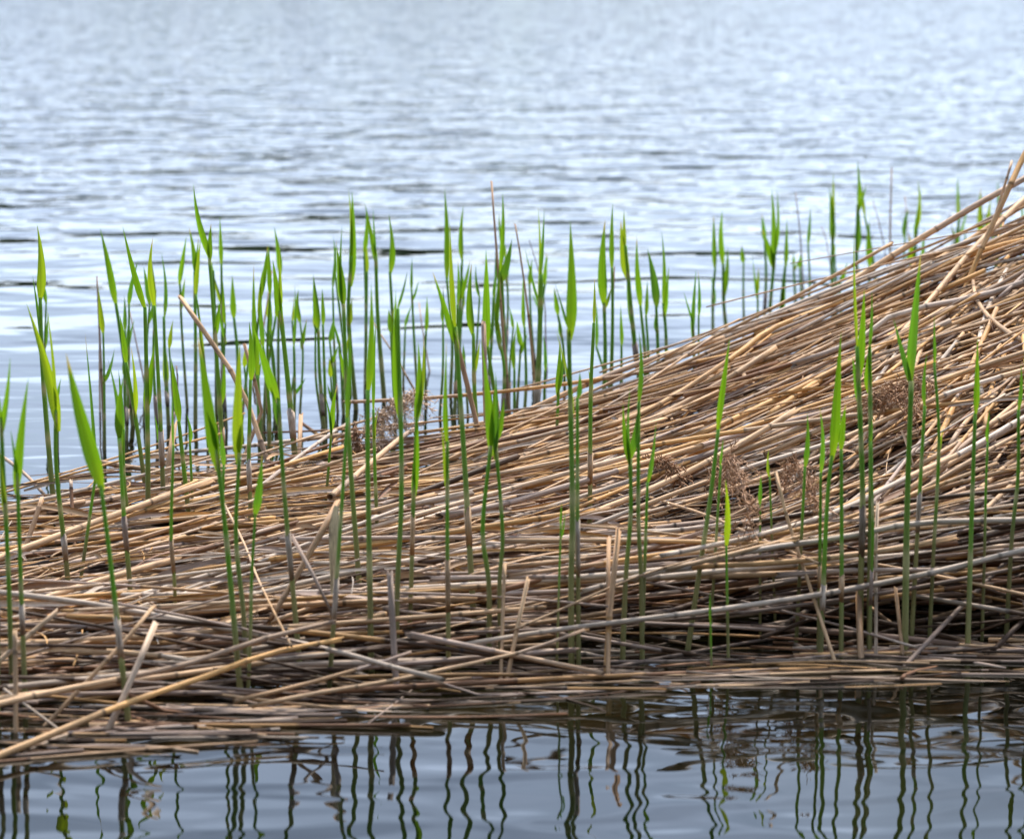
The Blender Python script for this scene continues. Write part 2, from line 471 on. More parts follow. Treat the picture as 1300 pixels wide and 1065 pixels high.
# the flattened bed, laid down from the right: every stalk rests with its upper end on the ones before it
for i in range(1400):
    x = rng.uniform(-.95, 1.25)
    v = rng.uniform(0, 1) ** .85
    y = front_y(x) + .02 + v * (crest_y(x) - front_y(x) - .02)
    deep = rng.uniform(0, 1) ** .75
    hh = float(bed_h(x, y))
    fr = y < front_y(x) + .40
    if fr:
        yaw, tilt, Ln = rng.normal(3, 12), rng.normal(.01, .05), rng.uniform(.3, 1.2)
    elif hh > .2:
        yaw, tilt, Ln = rng.normal(10, 13), rng.normal(.0, .065), rng.uniform(.6, 1.7)
    else:
        yaw, tilt, Ln = rng.normal(24, 15), rng.normal(.05, .05), rng.uniform(.45, 1.4)
    if y > 5.5 and x > .2 and deep > .45 and rng.random() < .75: continue      # the crest is a loose lattice
    if deep > .5: tilt *= .35
    if x > .22 and 4.6 < y < 5.05 and deep < .5 and rng.random() < .5: continue      # the hollow
    if y < front_y(x) + .10 and deep < .5 and rng.random() < .6: continue
    if fr and deep < .5 and rng.random() < .48: continue
    if fr and deep > .3: deep = max(deep, .5)  # pushes lower front stalks into the tint painted as shade
    lay = (.008 - deep * .115) if hh < .2 else (.016 - deep * .12)
    P = drape(x, y, math.radians(yaw), Ln, lay, tilt, rng.normal(0, .022) * Ln)
    P[:, 2] += rng.normal(0, .012) * Ln * (np.linspace(-1, 1, len(P)) ** 2 - .33)
    mid = P[len(P) // 2]
    if mid[2] < -.004 and P[:, 2].max() < .01: continue
    up = mid[2] > .10 or v > .5
    # keep the far end from hanging out behind the bed
    if np.any(P[:, 1] > crest_y(P[:, 0]) + .08) or np.any(P[:, 1] < front_y(P[:, 0]) - .06): continue
    r = np.clip(rng.normal(.0040, .0009), .0022, .0062) if rng.random() < .64 else rng.uniform(.0014, .0027)
    zone = 'mound' if mid[2] > .19 else ('front' if mid[1] < front_y(mid[0]) + .38 else 'flat')
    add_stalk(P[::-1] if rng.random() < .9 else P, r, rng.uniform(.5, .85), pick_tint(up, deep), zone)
# loose tops along the crest
for i in range(26):
    x = rng.uniform(-.05, 1.1); y = float(crest_y(x)) - rng.uniform(.0, .3)
    P = drape(x, y, math.radians(rng.normal(4, 9)), rng.uniform(.5, 1.3), rng.uniform(.0, .03), rng.normal(.01, .10), rng.normal(0, .02))
    add_stalk(P[::-1], rng.uniform(.0018, .0044), rng.uniform(.4, .8), pick_tint(True, .1), 'mound')
# steep stalks that tumble down the face of the mound
for i in range(230):
    x = rng.uniform(.5, 1.15); y = rng.uniform(4.85, 5.9); deep = rng.uniform(0, 1)
    if x < .62 and y > 5.5: continue
    P = drape(x, y, math.radians(rng.normal(60, 18)), rng.uniform(.35, .95), .0 - deep * .10 + .01, rng.normal(0, .03), rng.normal(0, .02))
    if np.any(P[:, 1] > crest_y(P[:, 0]) + .1): continue
    add_stalk(P, np.clip(rng.normal(.0042, .0009), .002, .0058), .75, pick_tint(True, deep * .8), 'steep')
# stalks lying in the hollow below the mound, coloured dark for its shade
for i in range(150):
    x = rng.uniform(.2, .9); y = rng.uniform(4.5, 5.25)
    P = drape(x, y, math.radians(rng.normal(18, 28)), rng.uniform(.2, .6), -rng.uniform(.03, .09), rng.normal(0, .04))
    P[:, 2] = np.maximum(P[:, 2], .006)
    add_stalk(P, rng.uniform(.0022, .004), .8, rng.choice(['mauve', 'brown', 'rot_shade', 'rot_shade']), 'hollow')
# stalks added to fill the mound, coloured near black so gaps look shaded
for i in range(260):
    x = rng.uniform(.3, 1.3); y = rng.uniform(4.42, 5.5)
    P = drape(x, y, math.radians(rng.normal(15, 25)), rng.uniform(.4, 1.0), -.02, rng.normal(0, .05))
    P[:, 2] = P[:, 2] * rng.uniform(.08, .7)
    add_stalk(P, rng.uniform(.0025, .005), .8, rng.choice(['rot_shade', 'rot_shade', 'brown']), 'hollow')
# broken pieces at the water's edge, some skewed
for i in range(170):
    x = rng.uniform(-.75, .95)
    y = front_y(x) + rng.uniform(-.07, .45)
    if x > .22 and rng.random() < .75: continue
    skew = rng.random() < .3
    P = drape(x, y, math.radians(rng.normal(0, 32) if skew else rng.normal(0, 11)), rng.uniform(.15, .8), rng.uniform(-.08, .01), rng.normal(0, .07), rng.normal(0, .01))
    if np.any(P[:, 1] < front_y(P[:, 0]) - .07): continue
    P[:, 2] = np.maximum(P[:, 2], -.004)
    add_stalk(P, rng.uniform(.0016, .0046), .75, rng.choice(['grey', 'mauve', 'tan', 'rot_shade', 'rot_shade', 'rot_shade', 'brown']), 'front')  # the near-black share puts shade at the edge into the colour
# stalks adrift in front, mostly near black to paint a shaded strip
for i in range(190):
    x = rng.uniform(-.6, .95)
    P = drape(x, front_y(x) + rng.uniform(-.15, .10), math.radians(rng.normal(-2, 8) if rng.random() < .8 else rng.normal(0, 40)), rng.uniform(.1, .5), 0, 0, rng.normal(0, .012))
    if np.any(P[:, 1] < front_y(P[:, 0]) - .2): continue
    P[:, 2] = rng.uniform(-.002, .002) + np.linspace(-1, 1, len(P)) * rng.normal(0, .003)
    add_stalk(P, rng.uniform(.0010, .0034), .75, rng.choice(['mauve', 'rot_shade', 'rot_shade', 'rot_shade', 'rot_shade', 'brown', 'brown', 'tan']), 'front')

# single stalks that can be told apart in the photograph: pixel line, width in px, tint, label, lift over the bed or depths
def hero(px, w, tint, label, dz=.022, Y=None, taper=.75, free=False):
    if not free:
        pts = [on_bed(u, v, dz, True) for u, v in px]
        Ys = np.array([p[1] for p in pts]); s = np.arange(len(Ys))
        if len(Ys) > 2:
            Ys = np.polyval(np.polyfit(s, Ys, 1), s)
        pts = [at(u, v, y) for (u, v), y in zip(px, Ys)]
    else:
        Ys = np.interp(np.linspace(0, 1, len(px)), np.linspace(0, 1, len(Y)), Y)
        pts = [at(u, v, y) for (u, v), y in zip(px, Ys)]
    P = curve(pts, 30)
    add_stalk(P, .45 * w * np.mean(P[:, 1]) / F, taper, tint, 'hero', label)
hero([(1420, 150), (1300, 228), (1273, 241), (1145, 317), (1056, 372), (960, 416), (924, 428), (838, 452), (761, 481), (640, 534), (560, 562)], 10, 'tan', 'long tan stalk arching along the very top of the mound, clear of the others', Y=[6.0, 5.6])
hero([(1400, 210), (1300, 260), (1190, 330), (1080, 378), (980, 417), (937, 449), (838, 513), (760, 545)], 9, 'golden', 'golden stalk crossing just under the topmost long stalk of the mound', Y=[6.0, 5.55])
hero([(1340, 120), (1298, 202), (1285, 230), (1240, 330), (1215, 390), (1180, 440)], 9, 'golden', 'golden stalk leaning steeply across the top end of the long arching stalk', Y=[5.95, 5.7], free=True)
hero([(1360, 205), (1300, 253), (1235, 317), (1183, 378), (1130, 440)], 9, 'tan', 'tan stalk slanting down the upper mound below the steep golden one', Y=[5.9, 5.65])
hero([(1284, 207), (1274, 240), (1258, 290)], 4, 'rust', 'thin reddish twig sticking up by the end of the long arching stalk', Y=[5.95, 5.9], free=True)
hero([(1400, 285), (1300, 305), (1231, 324), (1132, 362), (1040, 400), (960, 424)], 9, 'golden', 'golden stalk along the mound crest that runs almost level at its upper end', Y=[6.0, 5.8])
hero([(1400, 320), (1260, 372), (1140, 398), (1090, 432), (1010, 462)], 11, 'grey', 'thick silver grey stalk with a split end near the mound crest', Y=[5.85, 5.7])
hero([(1420, 420), (1300, 452), (1200, 480), (1080, 520), (960, 565), (870, 600), (780, 640)], 9, 'tan', 'long tan stalk sweeping down the mound face over the brown plumes', Y=[5.3, 5.0])
hero([(1420, 440), (1300, 470), (1190, 505), (1060, 560), (960, 590), (860, 625), (740, 672)], 9, 'grey', 'long pale grey stalk sweeping down the mound face over the dark hollow', Y=[5.25, 4.95])
hero([(1420, 470), (1300, 530), (1230, 570), (1140, 612), (1060, 650), (960, 680), (840, 705)], 9, 'grey', 'pale stalk bowing from the mound foot out over the dark hollow', Y=[5.1, 4.8])
hero([(1420, 490), (1300, 548), (1240, 580), (1150, 632), (1070, 665), (980, 690), (850, 722)], 7, 'tan', 'slim tan stalk running along the bowed pale one at the mound foot', Y=[5.05, 4.75])
hero([(1380, 655), (1300, 660), (1164, 664), (1072, 682), (960, 698), (850, 722), (740, 750)], 10, 'grey', 'long whitish stalk lying level below the dark hollow, bent at its middle', Y=[4.85, 4.6])
hero([(1380, 680), (1300, 698), (1183, 727), (1056, 752), (960, 767), (886, 777), (703, 800), (590, 818)], 10, 'grey', 'long whitish stalk rising gently over the dark water in front of the mound', Y=[4.6, 4.42])
hero([(640, 687), (720, 686), (850, 687), (960, 690), (1010, 688)], 8, 'tan', 'straight tan stalk lying dead level under the dark hollow', Y=[4.85, 4.85])
hero([(560, 655), (640, 640), (760, 605), (860, 575), (950, 548), (1060, 520)], 10, 'mauve', 'thick violet grey stalk running up the slope past a rusty plume', Y=[5.05, 5.25])
hero([(-40, 747), (0, 752), (105, 765), (198, 781), (340, 808), (425, 826), (497, 846), (560, 862)], 10, 'grey', 'long pale stalk slanting the other way across the front of the bed', Y=[4.6, 4.2])
hero([(-60, 985), (0, 958), (60, 934), (131, 904), (190, 882), (246, 864), (340, 830), (430, 812)], 11, 'golden', 'thick orange-yellow stalk curving out over the water at the near end', Y=[3.85, 4.12])
hero([(-50, 922), (0, 938), (97, 967), (157, 976), (210, 983)], 9, 'tan', 'pale tan stalk dipping its tip into the water at the near end', Y=[3.86, 3.70], free=True)
hero([(-50, 902), (0, 893), (55, 880), (150, 862), (240, 842), (330, 812), (420, 790)], 10, 'tan', 'tan stalk with a dark joint lying above the orange-yellow one', Y=[3.95, 4.2])
hero([(320, 896), (400, 880), (490, 865), (560, 850), (660, 828), (740, 800)], 7, 'tan', 'slim tan stalk bridging the dark water along the front edge', Y=[4.08, 4.25])
hero([(300, 889), (380, 870), (472, 844), (520, 828)], 7, 'mauve', 'grey-brown stalk end poking out just above the slim bridging stalk', Y=[4.1, 4.22])
hero([(440, 848), (459, 857), (571, 883), (620, 895), (662, 910), (700, 922)], 7, 'grey', 'pale stalk sloping down into the water past the upright post-like stub', Y=[4.15, 3.97], free=True)
hero([(560, 846), (640, 852), (771, 858), (888, 855), (980, 854), (1085, 851), (1172, 844)], 8, 'tan', 'long thin-lit tan stalk floating along the waterline, nearly straight', Y=[4.19, 4.22], free=True)
hero([(600, 819), (640, 822), (740, 829), (800, 841), (857, 853), (900, 858)], 7, 'grey', 'pale stalk dropping to the waterline in front of the paired brown stubs', Y=[4.28, 4.18], free=True)
hero([(860, 803), (960, 800), (1086, 800), (1200, 798), (1300, 797), (1380, 793)], 7, 'mauve', 'upper of the level grey-brown stalks floating on dark water by the mound', Y=[4.40, 4.42], free=True)
hero([(840, 806), (960, 810), (1091, 810), (1150, 808), (1203, 805)], 8, 'grey', 'pale level stalk on dark water that ends at a dark joint', Y=[4.36, 4.38], free=True)
hero([(1204, 806), (1300, 813), (1380, 818)], 7, 'tan', 'tan stalk that butts against the pale level one on dark water', Y=[4.38, 4.35], free=True)
hero([(900, 816), (1000, 812), (1120, 820), (1220, 824), (1320, 824)], 7, 'brown', 'dark brown stalk floating level among the lowest stalks by the mound', Y=[4.34, 4.33], free=True)
hero([(1060, 818), (1085, 825), (1185, 834), (1300, 842), (1380, 846)], 8, 'grey', 'lowest pale stalk slanting down along the waterline by the mound', Y=[4.32, 4.25], free=True)
hero([(1093, 762), (1130, 790), (1166, 818)], 7, 'tan', 'tan broken stalk leaning diagonally from the brown stub to the water', Y=[4.46, 4.38], free=True)
hero([(1182, 841), (1160, 865), (1130, 898), (1088, 938)], 5, 'rust', 'thin orange twig slanting down across the reflections in the water', Y=[4.24, 3.85], free=True)
hero([(490, 872), (465, 900), (440, 926), (419, 948)], 4, 'golden', 'thin yellow twig crossing a rusty stick in the front water', Y=[4.08, 3.81], free=True)
hero([(400, 860), (412, 890), (425, 915), (436, 930)], 4, 'brown', 'thin brown twig hanging into the water beside the crossed sticks', Y=[4.1, 3.88], free=True)
hero([(485, 892), (492, 925), (500, 960), (508, 990)], 6, 'rust', 'rusty stick leaning out of the front water below the upright stub', Y=[4.0, 3.66], free=True)
hero([(428, 640), (400, 690), (374, 735), (345, 784)], 10, 'rust', 'broken stalk propped up at a slant with a papery flap hanging from its top', Y=[4.22, 4.14], free=True)
hero([(372, 683), (390, 715), (408, 750), (424, 785)], 6, 'mauve', 'short grey stick crossing the propped broken stalk', Y=[4.18, 4.10], free=True)
hero([(285, 640), (310, 690), (330, 740), (370, 820)], 4, 'tan', 'thin pale straw slanting down the bed beside the propped stalk', Y=[4.85, 4.45])
hero([(-20, 566), (0, 578), (30, 600), (60, 632)], 6, 'tan', 'bent tan stalk sticking out into the open water behind the bed', Y=[5.75, 5.4], free=True)
hero([(330, 618), (372, 585), (418, 552), (440, 538)], 6, 'grey', 'thin grey stalk slanting up across the back edge of the bed', Y=[5.55, 5.75])
hero([(420, 630), (470, 588), (510, 555), (525, 545)], 9, 'tan', 'thick tan stalk pointing up beside the fluffy plume', Y=[5.5, 5.75])
hero([(650, 800), (720, 770), (800, 735), (880, 710), (960, 690)], 4, 'tan', 'fine straw slanting across the flat front stalks', Y=[4.45, 4.75])
hero([(820, 630), (900, 655), (980, 690), (1040, 715)], 5, 'tan', 'thin tan straw dropping across the brown plumes in the hollow', Y=[5.0, 4.75])
# upright and slanting broken stubs
def stub(px, w, tint, label, base, taper=.9):
    b = on_bed(*base) if isinstance(base, tuple) and len(base) == 2 else on_water(*base[:2])
    Y0 = b[1]
    pts = [at(u, v, Y0 + .02 * i) for i, (u, v) in enumerate(px)]
    d = pts[0] - pts[1]; d /= np.linalg.norm(d) + 1e-9
    if d[2] < -.2: pts = [pts[0] + d * (pts[0][2] + .05) / -d[2] if pts[0][2] > -.03 else pts[0]] + pts
    P = curve(pts, 24)
    return P, .5 * w * (.75 if len(base) == 3 else 1.0) * Y0 / F, taper, tint, label
STUBS = [
 ([(503, 866), (500, 820), (495, 728)], 9, 'mauve', 'weathered upright stub like a small post at the front edge', (502, 862)),
 ([(771, 830), (774, 780), (785, 676)], 8, 'rust', 'taller of two paired reddish brown stubs', (772, 825)),
 ([(772, 760), (772, 730), (773, 685)], 6, 'rust', 'shorter of two paired reddish brown stubs', (772, 762)),
 ([(648, 840), (656, 800), (670, 736)], 6, 'tan', 'tan stub leaning beside the flat front stalks near the paired stubs', (650, 836)),
 ([(638, 790), (639, 760), (641, 716)], 5, 'tan', 'short thin tan stub standing behind a leaning one', (639, 786)),
 ([(136, 928), (160, 878), (183, 825), (189, 812), (196, 794)], 9, 'rust', 'kinked reddish stub leaning out of the near water', (140, 915)),
 ([(0, 838), (30, 812), (69, 779)], 8, 'golden', 'thick golden broken stalk slanting up from the near end', (6, 834)),
 ([(126, 848), (160, 812), (193, 772)], 6, 'tan', 'slim broken stalk slanting up behind the kinked stub', (130, 843)),
 ([(20, 900), (20, 860), (19, 803)], 7, 'tan', 'straight tan stub among the green stems at the near end', (20, 860)),
 ([(1092, 812), (1091, 790), (1090, 757)], 9, 'brown', 'stout dark brown stub on the dark water in front of the mound', (1091, 806)),
 ([(1145, 820), (1141, 785), (1137, 748)], 5, 'rust', 'thin reddish stub on the dark water near the stout brown one', (1144, 812)),
 ([(1112, 740), (1112, 700), (1114, 640)], 5, 'rust', 'thin rusty stub behind the twin green shoots by the mound', (1112, 735)),
 ([(38, 678), (46, 655), (52, 637)], 7, 'rust', 'short orange-brown stub at the back edge of the bed', (40, 676)),
 ([(92, 650), (91, 635), (90, 612)], 5, 'brown', 'tiny brown stub at the back edge of the bed', (92, 648)),
 ([(213, 600), (217, 570), (221, 541)], 8, 'rust', 'stout reddish stub on the back edge in front of open water', (213, 604)),
 ([(380, 566), (381, 545), (382, 528)], 6, 'rust', 'short forked reddish stub at the back edge by the plume', (380, 566)),
 ([(405, 553), (394, 545), (384, 538)], 5, 'brown', 'brown twig branching from the forked stub', (400, 553)),
 ([(618, 560), (616, 500), (614, 413)], 7, 'rust', 'orange cut-off stalk rising among broad green blades', (618, 566)),
 ([(611, 562), (596, 500), (580, 436)], 7, 'rust', 'brown stalk leaning against a green shoot, its tip frayed', (611, 566)),
 ([(331, 560), (316, 516), (297, 477), (262, 425), (230, 379)], 7, 'tan', 'long bare stalk slanting up over the open water', (325, 575)),
 ([(323, 545), (332, 520), (311, 440)], 5, 'rust', 'thin reddish stick next to the long slanting bare stalk', (320, 572)),
 ([(1010, 690), (1000, 660), (985, 600)], 5, 'tan', 'thin tan stub in the hollow between the plumes', (1010, 694)),
]
WSTUBS = [
 ([(133, 575), (130, 500), (123, 352)], 6, 'rust', 'reddish dead stalk standing in open water behind the bed, broad at the top', (133, 548, 0)),
 ([(127, 520), (126, 450), (127, 400)], 4, 'brown', 'thin dead stalk beside the broad reddish one in open water', (128, 535, 0)),
 ([(180, 470), (172, 430), (163, 388)], 4, 'rust', 'short leaning dead stalk in open water among the green shoots', (182, 500, 0)),
 ([(215, 560), (226, 500), (224, 466)], 6, 'brown', 'stubby dark dead stalk standing in open water', (215, 545, 0)),
 ([(330, 440), (337, 400), (345, 345)], 5, 'tan', 'pale dead stalk leaning in the water behind tall green shoots', (330, 490, 0)),
 ([(526, 495), (500, 450), (473, 409)], 5, 'rust', 'reddish dead stalk slanting over the water behind the plume', (528, 500, 0)),
 ([(648, 540), (640, 440), (629, 300), (624, 232)], 7, 'rust', 'tall reddish dead stalk ending in a dry pointed tip', (648, 540, 0)),
 ([(680, 520), (674, 430), (663, 340), (654, 285)], 6, 'rust', 'orange-brown dead stalk with a dry blade standing in the water', (680, 525, 0)),
 ([(693, 440), (690, 370), (672, 305)], 3, 'brown', 'thin crooked dead stem bending in the water', (693, 470, 0)),
 ([(540, 440), (535, 410), (532, 385)], 4, 'rust', 'small blurred dead stem standing far out in the water', (540, 470, 0)),
 ([(775, 515), (777, 430), (780, 340)], 5, 'brown', 'dark brown dead stem behind the pair of broad blades', (775, 515, 0)),
 ([(1020, 370), (1016, 300), (1010, 245)], 4, 'mauve', 'grey dead stem far out in the water behind the mound', (1021, 405, 0)),
 ([(1131, 370), (1130, 300), (1132, 214)], 5, 'rust', 'tall reddish dead stem far out in the water behind the mound', (1131, 385, 0)),
 ([(1057, 360), (1050, 310), (1043, 288)], 3, 'brown', 'crooked thin dead twig far out in the water behind the mound', (1058, 390, 0)),
 ([(1125, 330), (1118, 290), (1108, 255)], 3, 'brown', 'thin leaning dead stem beside the tall reddish one far out', (1128, 385, 0)),
 ([(1158, 330), (1152, 290), (1149, 250)], 3, 'rust', 'slim rusty dead stem far out next to a green clump', (1158, 380, 0)),
 ([(1207, 330), (1210, 300), (1206, 270)], 3, 'brown', 'short dark dead stem far out near the mound top', (1207, 372, 0)),
]

# ---- which stalks show largest: a coarse depth buffer over all of them
SW, SH_ = 650, 534
zb = np.full(SW * SH_, 1e9)
samp = []
for st in stalks:
    P = st['P']; u, v, d = project(P)
    ln = np.hypot(np.diff(u), np.diff(v)).sum()
    k = int(max(6, ln / 2)); t = np.linspace(0, 1, k); tt = np.linspace(0, 1, len(P))
    uu, vv, dd = (np.interp(t, tt, q) / w for q, w in ((u, 2), (v, 2), (d, 1)))
    hw = max(1, int(round(st['r'] * F / d.mean() / 2)))
    ix = []; dz = []
    for o in range(-hw, hw + 1):
        xi, yi = uu.astype(int), (vv + o * .7).astype(int)
        ok = (xi >= 0) & (xi < SW) & (yi >= 0) & (yi < SH_)
        ix.append((yi * SW + xi)[ok]); dz.append(dd[ok])
    ix = np.concatenate(ix); dz = np.concatenate(dz)
    np.minimum.at(zb, ix, dz); samp.append((ix, dz))
vis = np.array([len(np.unique(ix[dz <= zb[ix] + .004])) if len(ix) else 0 for ix, dz in samp])
score = vis + np.array([1e6 if s['label'] else 0 for s in stalks])
order = np.argsort(-score)
single = set(order[:262].tolist())

ZONE = {'mound': 'on the mound slope', 'steep': 'tumbled steeply', 'flat': 'lying flat', 'front': 'at the water edge', 'hollow': 'sunk in the hollow'}
REFS = [((500, 800), 'the post-like stub'), ((775, 750), 'the paired reddish stubs'), ((165, 860), 'the kinked stub'), ((395, 710), 'the propped broken stalk'),
 ((490, 540), 'the pale fluffy plume'), ((615, 500), 'the orange cut-off stalk'), ((955, 650), 'the large brown plume'), ((845, 595), 'the small reddish plume'),
 ((1150, 510), 'the rusty plume'), ((1091, 785), 'the stout dark stub'), ((725, 600), 'the lone lance-bladed shoot'), ((590, 600), 'the scissor-bladed shoot'),
 ((1152, 650), 'the V-bladed shoot'), ((1098, 600), 'the twin shoots'), ((1050, 680), 'the tall-bladed shoot'), ((800, 650), 'the bushy low shoot'),
 ((290, 690), 'the broad-bladed pair'), ((140, 700), 'the broadest-bladed shoot'), ((900, 620), 'the mound-leaning shoot'),
 ((655, 800), 'the leaning tan stub'), ((217, 580), 'the stout reddish back stub'), ((1280, 260), 'the steep golden stalk'), ((1120, 345), 'the long arching stalk'),
 ((45, 655), 'the orange-brown back stub'), ((363, 640), 'the bent-bladed shoot'), ((625, 650), 'the fan-bladed shoot'), ((470, 650), 'the shoot before the plume'),
 ((35, 800), 'the golden broken stalk'), ((920, 740), 'the short blunt-bladed shoot'), ((1240, 640), 'the mound foot'), ((880, 470), 'the arching stalk tip')]
WREFS = [((125, 430), 'the broad-topped dead stalk'), ((270, 440), 'the slanting bare stalk'), ((632, 340), 'the tall reddish stalk'), ((668, 370), 'the orange-brown stalk'),
 ((500, 440), 'the slanting dead stalk'), ((1131, 290), 'the tall far dead stem'), ((1015, 310), 'the grey far dead stem'), ((768, 350), 'the spindle-bladed shoot'),
 ((1207, 310), 'the short dark far stem'), ((337, 400), 'the pale dead stalk'), ((222, 500), 'the stubby dark dead stalk'), ((447, 330), 'the two-needled shoot'),
 ((172, 430), 'the little leaning stalk'), ((540, 410), 'the small dead stem'), ((1274, 260), 'the steep golden stalk'), ((900, 440), 'the arching stalk')]
def near(u, v, refs): return min(refs, key=lambda q: (q[0][0] - u) ** 2 + (q[0][1] - v) ** 2 * 1.6)[1]
named = []
def tell_pairs(items, big, small):
    """two look-alikes side by side are told apart by their size"""
    by = {}
    for ob, size in items: by.setdefault(ob['label'], []).append((size, ob))
    for lab, q in by.items():
        if len(q) == 2 and max(q[0][0], q[1][0]) > 1.12 * min(q[0][0], q[1][0]):
            q.sort(key=lambda e: -e[0])
            w = lab.split(' ')
            if w[0] in ('long', 'short', 'tall', 'mid-height'): w = w[1:]
            for (_, ob), word in zip(q, (big, small)): ob['label'] = ' '.join([word] + w)
rest = Geo()
for i, st in enumerate(stalks):
    P, R, C, S = stalk_rings(st['P'], st['r'], st['taper'], st['tint'], st['seed'])
    if i in single:
        g = Geo(); g.tube(P, R, C, 8, S, st['seed'])
        loc = P[int(np.argmin(P[:, 2]))]
        ob = g.build('reed_stalk', M_DRY, loc=loc)
        if st['label']: lab = st['label']
        else:
            th = 'thick ' if st['r'] > .0046 else ('slim ' if st['r'] < .0034 else '')
            ix, dz = samp[i]; sel = ix[dz <= zb[ix] + .004]
            um, vm = np.median(sel % SW) * 2, np.median(sel // SW) * 2
            length = np.linalg.norm(np.diff(st['P'], axis=0), axis=1).sum()
            lw = 'long ' if length > 1.05 else ('short ' if length < .5 else '')
            lab = f"{lw}{th}{WORD[st['tint']]} reed stalk {ZONE[st['zone']]} by {near(um, vm, REFS)}"
        tag(ob, lab, 'reed stalk', 'dead reed stalks of the flattened bed')
        if not st['label']: named.append((ob, length))
    elif vis[i] > 0 or rng.random() < .6:
        rest.tube(P, R, C, 6, S, st['seed'], hollow=False)
tell_pairs(named, 'longer', 'shorter')
tag(rest.build('dry_reed_bed', M_DRY), 'lower layers of grey and tan dead reed stalks piled in the flattened bed', 'reeds', kind='stuff')

for row, kind in [(r, 0) for r in STUBS] + [(r, 1) for r in WSTUBS]:
    P, r, tp, tint, lab = stub(*row, taper=.42 if kind else .9)
    seed = round(rng.uniform(0, 90), 3)
    Q, R, C, S = stalk_rings(P, r, tp, tint, seed)
    g = Geo(); g.tube(Q, R, C, 8, S, seed)
    tag(g.build('reed_stub', M_DRY, loc=P[0]), lab, 'reed stub', 'broken reed stubs')

# papery flap on the propped stalk
g = Geo()
P = curve([at(427, 642, 4.21), at(424, 665, 4.20), at(423, 700, 4.19), at(421, 755, 4.18)], 10)
g.strip(P, np.array([.003, .005, .0068, .007, .0066, .0058, .0046, .0034, .0024, .001]), (1, .25, 0), np.repeat([[.56, .42, .25]], 10, 0), .3, 3.1)
tag(g.build('reed_leaf', M_DRY, loc=P[0]), 'pale papery dry blade hanging from the propped broken stalk', 'dry leaf')

# ------------------------------------------------------------------ litter: fine straws and curled dry blades, beyond counting
g = Geo()
for i in range(760):
    x = rng.uniform(-.85, 1.0); v = rng.uniform(.12, 1); y = front_y(x) + v * (crest_y(x) - front_y(x)) * .98
    P = drape(x, y, math.radians(rng.normal(5, 38)), rng.uniform(.04, .28), rng.uniform(-.03, .008), rng.normal(0, .07), rng.normal(0, .015), 7)
    P[:, 2] = np.maximum(P[:, 2], .002)
    c = np.array(TINT[rng.choice(['grey', 'tan', 'brown', 'mauve', 'golden', 'rust'])]) * rng.uniform(.7, 1.15)
    if rng.random() < .6:
        g.tube(P, np.full(7, rng.uniform(.0006, .0016)), np.repeat([c], 7, 0), 5, None, rng.uniform(0, 50), hollow=False)
    else:
        w = rng.uniform(.0018, .0045)
        P[:, 2] += .006 * np.sin(np.linspace(0, rng.uniform(1, 5), 7))
        g.strip(P, w * np.array([.5, .9, 1, 1, .85, .6, .15]), np.array([rng.normal(0, .3), rng.normal(.6, .4), rng.normal(.5, .5)]), np.repeat([c * 1.05], 7, 0), rng.uniform(.1, .9), rng.uniform(0, 50))
tag(g.build('reed_litter', M_DRY), 'fine straws and curled dry blades scattered over the bed', 'litter', kind='stuff')

# ------------------------------------------------------------------ dry plumes
def plume(root, tip, spread, nfil, c, label, droop=.5, fluffy=.02):
    root, tip = np.asarray(root), np.asarray(tip)
    e = empty('reed_plume', root)
    ax = tip - root; ln = np.linalg.norm(ax); ax = ax / ln
    g = Geo(); mid = root + (tip - root) * .5 + np.array([0, 0, .12 * ln])
    P = curve([root, mid, tip], 12)
    g.tube(P, np.linspace(.0016, .0006, 12), np.repeat([np.array(c) * .8], 12, 0), 5, None, 1.0, hollow=False)
    g.build('stem', M_DRY, e, root)
    g = Geo()
    for k in range(nfil):
        t = rng.uniform(.08, 1.0); b = np.array([np.interp(t * 11, np.arange(12), P[:, q]) for q in range(3)])
        d = ax * rng.uniform(.5, 1.0) + rng.normal(0, .38, 3); d /= np.linalg.norm(d)
        Lf = spread * rng.uniform(.4, 1.1)
        s = np.linspace(0, 1, 6)[:, None]
        Q = b + d * Lf * s + np.array([0, 0, -droop * Lf]) * s ** 2 + rng.normal(0, .0015, (6, 3)) * s
        cc = np.array(c) * rng.uniform(.7, 1.25)
        g.tube(Q, np.linspace(.0006, .0003, 6), np.repeat([cc], 6, 0), 3, None, rng.uniform(0, 30), hollow=False)
        for j in range(4):      # spikelets
            q = Q[rng.integers(1, 6)]; dd = d * .6 + rng.normal(0, .5, 3) + np.array([0, 0, -.3]); dd /= np.linalg.norm(dd)
            W = np.stack([q, q + dd * .006, q + dd * .013])
            g.tube(W, [.0006, .0011, .0003], np.repeat([cc * 1.1], 3, 0), 3, None, rng.uniform(0, 30), hollow=False)
    tag(g.build('tuft', M_DRY, e, root), kind='stuff')
    tag(e, label, 'reed plume', 'dry seed plumes caught in the bed')
BR = (.35, .19, .10); BP = (.55, .39, .27)
plume(at(452, 566, 5.72), at(524, 500, 5.74), .064, 150, BP, 'pale fluffy seed plume arching over the back edge before open water', .9)
plume(at(450, 535, 5.70), at(455, 566, 5.68), .025, 40, BR, 'small brown tuft hanging beside the pale fluffy plume', .6)
def pb(u, v, lift=.04): return on_bed(u, v, lift)
plume(pb(816, 580), pb(866, 608), .030, 80, BR, 'small reddish seed plume resting on the slope stalks', .4)
plume(pb(905, 615), pb(955, 668), .045, 130, BR, 'large drooping brown seed plume in the dark hollow', .6)
plume(pb(985, 628), pb(1042, 648), .038, 95, BR, 'brown seed plume spread flat at the far end of the hollow', .4)
